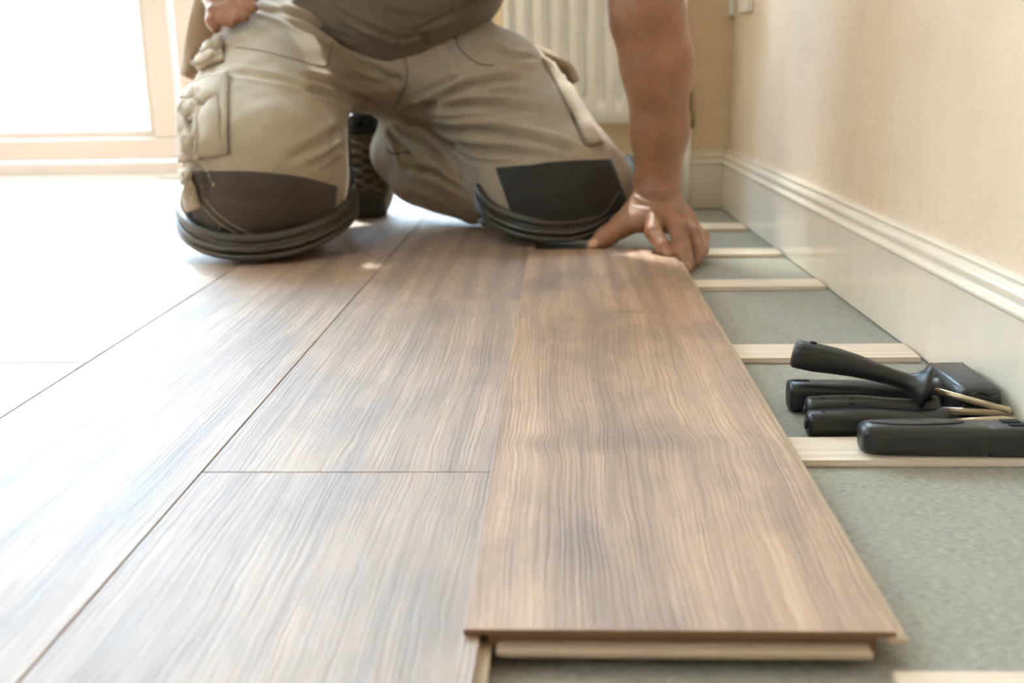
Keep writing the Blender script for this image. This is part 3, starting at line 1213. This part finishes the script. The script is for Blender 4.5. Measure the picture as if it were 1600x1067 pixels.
# slanted front pockets
seam('pocket_seam', TT, [(368, 74), (410, 80), (450, 90), (507, 104), (515, 86), (520, 66)], .0008, M['seamdark'], trous, lift=.1)
seam('pocket_seam', TT, [(711, 42), (716, 72), (744, 98), (771, 103)], .0010, M['seamdark'], trous, lift=.2)
seam('fly_seam', TT, [(632, 84), (637, 112), (632, 140), (618, 164)], .0009, M['seamdark'], trous, lift=.2)
seam('side_seam', TT, [(868, 108), (893, 158), (918, 222)], .0009, M['seamdark'], trous, lift=.4)
seam('side_seam', TT, [(857, 103), (884, 157), (912, 224), (936, 226)], .0009, M['seamdark'], trous, lift=.4)
o = patch('cargo_pocket', TT, [(279, 140), (300, 132), (330, 122), (358, 113)], [(284, 254), (305, 251), (330, 247), (360, 242)], M['khaki'], trous, 26, 30, .005, .003, puff=.008, hem=.001)
cp = o
patch('pocket_flap', TT, [(300, 84), (322, 70), (350, 58)], [(284, 128), (312, 114), (352, 96)], M['khaki'], trous, 16, 12, .005, .003, puff=.009, hem=.001)
# seams of that pocket
for pts in ([(284, 146), (310, 138), (352, 124)], [(286, 247), (318, 244), (355, 236)], [(353, 122), (354, 180), (355, 238)], [(318, 140), (320, 190), (318, 238)][:3] if False else [(318, 140), (320, 190), (318, 238)]):
    s_ = []
    for c, n in onto(TT, pts, 5):
        s_.append(c+n*.0138)
    if len(s_) > 2:
        MB().tube(s_, .0006, 6).build('stitching', M['stitch'], cp)
seam('piping', TT, [(538, 200), (541, 240), (541, 285), (535, 325)], .0020, M['door_white'], trous, lift=.6)
seam('cuff_seam', TT, [(604, 232), (614, 240), (640, 238)], .0016, M['seamdark'], trous, lift=.3)
o = patch('cargo_pocket', TT, [(846, 92), (868, 100), (885, 130)], [(916, 226), (928, 228), (944, 226)], M['khaki'], trous, 10, 26, .004, .003, puff=.005, hem=.001)


def hang(name, pts, w, th, mat, parent, y, nrm=(0, -1, 0)):
    """a strip of cloth hanging free: centre line in pixels at depth y with half widths in pixels"""
    P = cat([(a, b, c) for (a, b), c in zip(pts, w)], 6)
    V, F = [], []
    m = len(P)
    for i, p in enumerate(P):
        t_ = P[min(i+1, m-1)][:2]-P[max(i-1, 0)][:2]
        t_ = t_/np.linalg.norm(t_)
        nx_ = np.array([-t_[1], t_[0]])
        for k in range(9):
            u = k/4-1
            q = p[:2]+nx_*u*p[2]
            V.append(U(q[0], q[1], y=y+.020*u*u+.006*math.sin(i*.6)))
    for i in range(m-1):
        for k in range(8):
            a = i*9+k
            F.append((a, a+1, a+10, a+9))
    o = obj(name, V, F, mat, parent)
    s_ = o.modifiers.new('thick', 'SOLIDIFY')
    s_.thickness = th
    s_.offset = 0
    b = o.modifiers.new('sub', 'SUBSURF')
    b.levels = b.render_levels = 1
    return o


o = hang('holster_pocket', [(352, -30), (333, 20), (315, 70), (292, 122)], [38, 34, 26, 8], .010, M['khaki_dark'], trous, 1.90)
tag(o, 'hanging tool pocket, shade painted into its brown')
hang('pocket_flap', [(828, 74), (856, 89), (884, 108), (897, 131)], [5, 9, 10, 8], .008, M['khaki_dark'], trous, 1.88)
hang('zip_pull', [(905, 190), (922, 206), (938, 222), (942, 232)], [4, 7, 7, 5], .006, M['kneecloth'], trous, 1.78)

# --- shirt
S = Field()
S.cap(pelv+V3(0, .0, .05), chest, .122, .128, k=.05)
S.cap(pelv+V3(-.06, 0, .06), chest+V3(-.09, 0, 0), .10, .10, k=.05)
S.cap(pelv+V3(.05, 0, .06), chest+V3(.04, 0, .02), .10, .10, k=.05)
S.ell(U(628, -50, y=1.915), (.150, .105, .118), k=.05)
S.cap(chest, neck-V3(0, 0, .02), .115, .068, k=.05)
S.cap(shR, shL, .072, .072, k=.06)
S.cap(shL, shL+(el-shL)*.62, .072, .066, k=.03)
S.cap(shR, shR+(elR-shR)*.62, .072, .062, k=.03)
# rumpled hem rolled over the waistband
for (a, b, r_) in (((470, 10), (530, 34), .020), ((530, 34), (590, 54), .020), ((590, 54), (650, 58), .019), ((650, 58), (700, 36), .018), ((700, 36), (748, -2), .018)):
    S.cap(U(*a, y=1.885), U(*b, y=1.880), r_, r_, k=.02)
SV, SQ = S.mesh(.005, (-.70, 1.42, .30), (.24, 2.22, .86), smooth=3)
N = normals(SV, SQ)
SV = SV+N*(.004*wob(SV, 20, .4)+.002*wob(SV, 44, 1.7))[:, None]
SV = folds(SV, SQ, [([(520, 8), (560, 34), (610, 54), (650, 56)], .009, .009), ([(575, 30), (600, 50), (640, 58), (690, 40)], .006, .006), ([(480, 20), (520, 50), (560, 62)], .006, .006),
                    ([(560, 50), (572, 66)], .006, .006), ([(618, 54), (622, 70)], .005, .007), ([(660, 50), (668, 66)], .005, .006), ([(600, 15), (660, 30), (720, 12)], .012, .004),
                    ([(640, 50), (700, 25), (750, -5)], .007, .006)])
shirt = obj('shirt', SV, SQ, M['shirt'], person)
tag(shirt, 'taupe shirt hanging over the waistband')

# --- knee pads: dish with a ribbed rim under each knee


def kneepad(c, a, b, rot, z0, rise, span, hgt, lab, tilt=0.0):
    cr, sr = math.cos(rot), math.sin(rot)

    def P(phi, k, z):
        x, y = a*k*math.sin(phi), -b*k*math.cos(phi)
        return V3(c[0]+x*cr-y*sr, c[1]+x*sr+y*cr, z)

    def zz(phi):
        return z0+rise*(1-math.cos(phi))+tilt*max(0, math.sin(phi))**2
    ph = np.linspace(-span, span, 44)
    # shell: curved band from under the knee up to the rim
    secs = [(.45, -.004), (.75, -.003), (.90, .000), (.975, .007), (1.0, .018), (1.005, hgt*.75), (.985, hgt), (.955, hgt*.97), (.955, .022), (.88, .008), (.45, .006)]
    rings = [[P(p, k, max(zz(p)+dz, TOP+.0012)) for k, dz in secs] for p in ph]
    sh = MB().loft(rings).build('knee_pad', M['rubber'], person)
    tag(sh, lab)
    for k, dz, r_ in ((.985, hgt+.001, .0075), (1.015, hgt*.55, .0050), (1.010, hgt*.22, .0050)):
        e = [P(p, k, max(zz(p)+dz, TOP+.0055)) for p in ph]
        rr = [r_*min(1, .25+min(i, len(e)-1-i)/4) for i in range(len(e))]
        MB().tube(e, rr, 10).build('rib', M['rubber'], sh)


kneepad((-.462, 1.695), .137, .137, 0.03, TOP+.004, .050, 1.75, .034, 'grey brown rubber knee pad')
kneepad((-.010, 1.800), .128, .118, 0.10, TOP+.006, .045, 1.85, .032, 'black rubber knee pad', tilt=.035)
# pointed tail of the right pad
tl = [U(748, 346, y=1.80), U(790, 352, y=1.77), U(840, 370, y=1.735), U(885, 380, y=1.715)]
mb = MB()
handle(mb, tl[0]+V3(0, 0, .002), tl[2]+V3(0, 0, .008), [(0, .004, .003, 2.5), (.15, .016, .009, 2.5), (.6, .022, .013, 2.5), (1, .020, .012, 2.5)])
mb.build('knee_pad_strap', M['rubber'], person)

# --- boots, toes tucked under
def boot(toe, ank, lab):
    """toe on the floor, heel raised behind"""
    toe, ank = np.array(toe, float), np.array(ank, float)
    up = V3(0, 0, 1)
    fw = toe-ank
    fw[2] = 0
    fw /= np.linalg.norm(fw)
    F_ = Field()
    t0 = toe+V3(0, 0, .034)-fw*.030
    ball = toe+V3(0, 0, .060)-fw*.062
    heel = ank-fw*.055+V3(0, 0, -.02)
    F_.cap(t0, ball, .033, .042, k=.03)
    F_.cap(ball, ank+V3(0, 0, -.045), .043, .045, k=.03)
    F_.cap(ball-fw*.02, heel, .038, .036, k=.03)
    F_.cap(ank+V3(0, 0, -.045), ank+V3(0, 0, .012)-fw*.0, .046, .042, k=.03)
    v, q = F_.mesh(.004, toe-V3(.16, .16, .0)+V3(0, 0, -toe[2]+TOP+.001), ank+V3(.16, .2, .08), 2)
    v[:, 2] = np.maximum(v[:, 2], TOP+.001)
    b = obj('boot', v, q, M['boot'], person)
    tag(b, lab)
    bt = bvh(v, q)
    # toe cap
    G = Field()
    G.cap(t0, t0+(ball-t0)*.55, .0355, .041, k=.02)
    v2, q2 = G.mesh(.004, toe-V3(.12, .12, .02), toe+V3(.12, .16, .14), 2)
    v2[:, 2] = np.clip(v2[:, 2], TOP+.0008, None)
    obj('toe_cap', v2, q2, M['boot_sole'], b)
    # sole along the rear of the foot
    sd_ = np.cross(up, fw)
    mb = MB()
    rings = []
    for t, w_ in ((0, .030), (.3, .042), (.7, .034), (1, .034)):
        c = (toe-fw*.075+V3(0, 0, .022))*(1-t)+(heel-fw*.028)*t
        rings.append([c+sd_*u-fw*vv for u, vv in sup(w_, .012, 3.5, 20)])
    mb.loft(rings).build('sole', M['boot_sole'], b)
    # collar and laces
    mb = MB()
    for dz, r_ in ((.012, .0125), (-.006, .0110)):
        mb.tube([ank+V3(0, 0, dz)+fw*.040*math.cos(q)+sd_*.040*math.sin(q) for q in np.linspace(0, 2*math.pi, 28)], r_, 8)
    mb.build('collar', M['toolblack'], b)
    for i, t in enumerate((.15, .32, .49, .66, .83)):
        c = ball*(1-t)+(ank+V3(0, 0, -.02))*t
        mb = MB()
        for s_ in (-1, 1):
            P_ = []
            for u in np.linspace(-1, 1, 9):
                o_ = c+sd_*.026*u+V3(0, 0, .012*u*s_)+fw*.12
                r = bt.ray_cast(Vector(o_), Vector(-fw))
                if r[0] is not None:
                    P_.append(np.array(r[0])+fw*.002)
            if len(P_) > 2:
                mb.tube(P_, .0022, 6)
        if mb.v:
            mb.build('lace', M['lace'], b)


toe2 = U(578, 344, z=TOP)
boot((toe2[0], toe2[1]+.02, 0), U(566, 196, y=2.135), 'olive brown work boot with tan laces')
boot((-.53, 2.08, 0), (-.535, 2.17, .15), 'olive brown work boot behind the other leg')

#PERSON_END#

# ------------------------------------------------------------------ tools on the underlay by the skirting
def Z(px, py, z):
    return U(px, py, z=z)


# tilted screwdriver with a flared collar, lying across the others
A, Bp = U(1247, 553, y=.905), U(1446, 606, y=.870)
r1 = empty('screwdriver', tuple(A))
tag(r1, 'tilted black-handled screwdriver with flared collar, resting across the other tools', 'screwdriver')
mb = MB()
t_, sd_, up_, L_ = handle(mb, A, Bp, [(-.045, .004, .006, 2.2), (-.040, .0085, .0100, 2.4), (-.015, .0105, .0122, 2.6), (.03, .0108, .0120, 2.8), (.15, .0108, .0120, 2.8), (.3, .0100, .0110, 2.6, .0006),
    (.45, .0092, .0096, 2.4, .0008), (.6, .0080, .0080, 2.2, .0002), (.75, .0070, .0070, 2.0), (.86, .0070, .0072, 2.0), (.92, .0100, .0105, 2.0), (.965, .0150, .0158, 2.0), (.985, .0178, .0186, 2.0), (1.0, .0185, .0192, 2.0),
    (1.02, .0180, .0188, 2.0), (1.03, .0150, .0155, 2.0), (1.032, .0080, .0080, 2.0), (1.06, .0072, .0072, 2.0), (1.065, .003, .003, 2)], bend=.0022)
mb.build('grip', M['toolblack'], r1)
hp = A+up_*.0125+t_*.010
MB().tube([hp-up_*.003, hp+up_*.0012], .0030, 14).build('hanging_hole', M['hole'], r1)
S0 = Bp+t_*.004
tipv = U(1580, 642, y=.858)
MB().tube([S0, S0+(tipv-S0)*.93, S0+(tipv-S0)*.97, tipv], [.0026, .0026, .0030, .0012], 14).build('shaft', M['shaft'], r1)


def small_driver(pa, pb, y, zz, w, tag_lab, tip, hole=None, flare=True, name='screwdriver', grp='black tool handles lying parallel'):
    A = U(*pa, z=zz)
    A = U(*pa, y=y)
    Bq = U(*pb, y=y)
    r_ = empty(name, tuple(A))
    tag(r_, tag_lab, 'screwdriver')
    mb = MB()
    secs = [(-.012, w*.70, w*.72, 2.6), (.0, w*.92, w*.95, 2.8), (.02, w, w*1.02, 2.8), (.2, w*1.03, w*1.06, 2.8, .0006), (.4, w*1.02, w*1.05, 2.8, .0010), (.65, w*.92, w*.92, 2.6, .0003), (.82, w*.88, w*.86, 2.4), (.92, w*.98, w*.98, 2.2),
            (.97, w*1.12, w*1.15, 2.0), (1.0, w*1.1, w*1.12, 2.0), (1.02, w*.85, w*.85, 2.0), (1.025, w*.4, w*.4, 2)]
    t_, sd_, up_, L_ = handle(mb, A, Bq, secs)
    mb.build('grip', M['toolblack'], r_)
    MB().tube([A-t_*.0028, A+t_*.004], .0042, 6).build('end_recess', M['hole'], r_)
    if hole:
        dn_ = (up_*.80-sd_*.60)
        c = A+t_*L_*hole+dn_*(w*1.13)
        MB().tube([c-dn_*.004, c+dn_*.0006], .0038, 18).build('hanging_hole', M['hole'], r_)
    c = A+t_*.011+up_*w
    MB().tube([c-up_*.003-sd_*.002, c+up_*.0008-sd_*.002], .0022, 12).build('hanging_hole', M['hole'], r_)
    T_ = U(*tip, y=y)
    S0 = Bq+t_*.002
    MB().tube([S0, S0+(T_-S0)*.80, S0+(T_-S0)*.86, T_], [.0030, .0030, .0022, .0005], 14).build('shaft', M['shaft'], r_)
    return r_


small_driver((1262, 640), (1462, 641), .868, .012, .0105, 'black-handled screwdriver with a round hole in its grip, under the tilted collar', (1588, 646), hole=.33)
small_driver((1263, 662), (1476, 660), .846, .012, .0106, 'black-handled screwdriver between the thick handle in front and the holed grip', (1590, 654))

# hammer behind them, its head against the skirting
hy = .915
A, Bq = U(1240, 617, y=hy), U(1478, 616, y=hy)
r2 = empty('hammer', tuple(A))
tag(r2, 'black hammer with blocky head against the skirting, rearmost of the tools', 'hammer')
mb = MB()
handle(mb, A, Bq, [(-.040, .0085, .009, 3), (-.034, .0115, .0120, 3.2), (-.02, .0125, .0130, 3.2), (.1, .0125, .0130, 3.2), (.4, .0118, .0122, 3.0), (.7, .0108, .0112, 3.0), (1.0, .0105, .0108, 3.0)])
mb.build('grip', M['toolblack'], r2)
c = A+V3(.003, 0, .0128)
mb = MB()
handle(mb, c+V3(-.006, 0, 0), c+V3(.010, 0, 0), [(0, .002, .0006, 2), (.2, .0030, .0012, 2), (.8, .0030, .0012, 2), (1, .002, .0006, 2)])
mb.build('hanging_hole', M['hole'], r2)
# head: chamfered block, its long side receding along the wall
hw = wallx(.93)-.0165
HA, HB = V3(hw-.027, .955, .0175), V3(hw-.022, .872, .0160)
mb = MB()
handle(mb, HA, HB, [(0, .013, .010, 4), (.02, .017, .0145, 4.5), (.10, .0185, .0165, 5), (.50, .0190, .0175, 5), (.78, .0185, .0170, 5), (.96, .0175, .0160, 5), (1.0, .0160, .0140, 4.5)], n=32)
mb.build('head', M['toolgrey'], r2)
mb = MB()
for k in range(6):
    zz = .006+k*.0045
    P_ = [V3(hw-.0345+.004*i, .8710-.0012*math.sin(i*2.1+k), zz+.0012*math.sin(i*1.7+k*2)) for i in range(7)]
    mb.tube(P_, .0011, 6)
mb.build('ridges', M['toolblack'], r2)
mb = MB()
for dx in (-.0165, .0165):
    mb.tube([V3(hw-.026+dx*.8, .948, .0325), V3(hw-.022+dx*.8, .885, .0310)], .0011, 8)
mb.build('raised_edge', M['toolblack'], r2)
mb = MB()
mb.tube([V3(hw-.050, .913, .016), V3(hw-.036, .913, .017)], [.0125, .0135], 20)
mb.build('socket_neck', M['toolgrey'], r2)

# thick utility handle in front, on the batten
yy = .795
rzc = BT+.0122
A, Bq = V3(U(1352, 690, y=yy)[0], yy, rzc), V3(wallx(yy)-.018, yy-.004, rzc-.001)
r3 = empty('utility_knife', tuple(A))
tag(r3, 'thick dark tool handle with moulded slots, foremost of the tools, on the batten', 'tool')
mb = MB()
handle(mb, A, Bq, [(-.035, .0070, 0.0065, 2.6), (-.028, .0105, 0.0096, 3), (0, .0128, 0.0113, 3.2), (.06, .0138, 0.0120, 3.4), (.3, .0140, 0.0121, 3.6), (.55, .0138, 0.0120, 3.8), (.615, .0137, 0.0119, 4), (.62, .0131, 0.0115, 4), (.63, .0131, 0.0115, 4),
    (.635, .0137, 0.0119, 4.5), (.8, .0135, 0.0115, 5), (.99, .0130, 0.0111, 5), (1, .012, 0.0104, 5)], n=36)
mb.build('grip', M['toolgrey'], r3)
Lx = Bq[0]-A[0]
zt = rzc+.0120
mb = MB()
mb.loft([[V3(A[0]+Lx*(.02+.50*(.5+.5*math.cos(q)))+k*0, yy+.0075*math.sin(q)*(.9 if k else 1), zt+dz) for q in np.linspace(0, 2*math.pi, 40, endpoint=False)] for k, dz in ((0, -.0008), (0, .0003), (1, .0006))])
mb.build('top_inlay', M['toolblack'], r3)
for (u0, u1, w0, w1) in ((.72, .82, -.006, .001), (.74, .86, .003, .008), (.90, .98, -.006, .001)):
    bx('slot', (A[0]+Lx*u0, yy-w1, zt-.006), (A[0]+Lx*u1, yy-w0, zt-.0002), M['hole'], r3, bevel=.0006)
bx('slot', (A[0]+Lx*.80, yy-.0142, rzc-.007), (A[0]+Lx*.93, yy-.010, rzc-.001), M['hole'], r3, bevel=.0006)
bx('slider', (A[0]+Lx*.865, yy-.006, zt-.002), (A[0]+Lx*.895, yy+.006, zt+.0022), M['toolblack'], r3, bevel=.001)
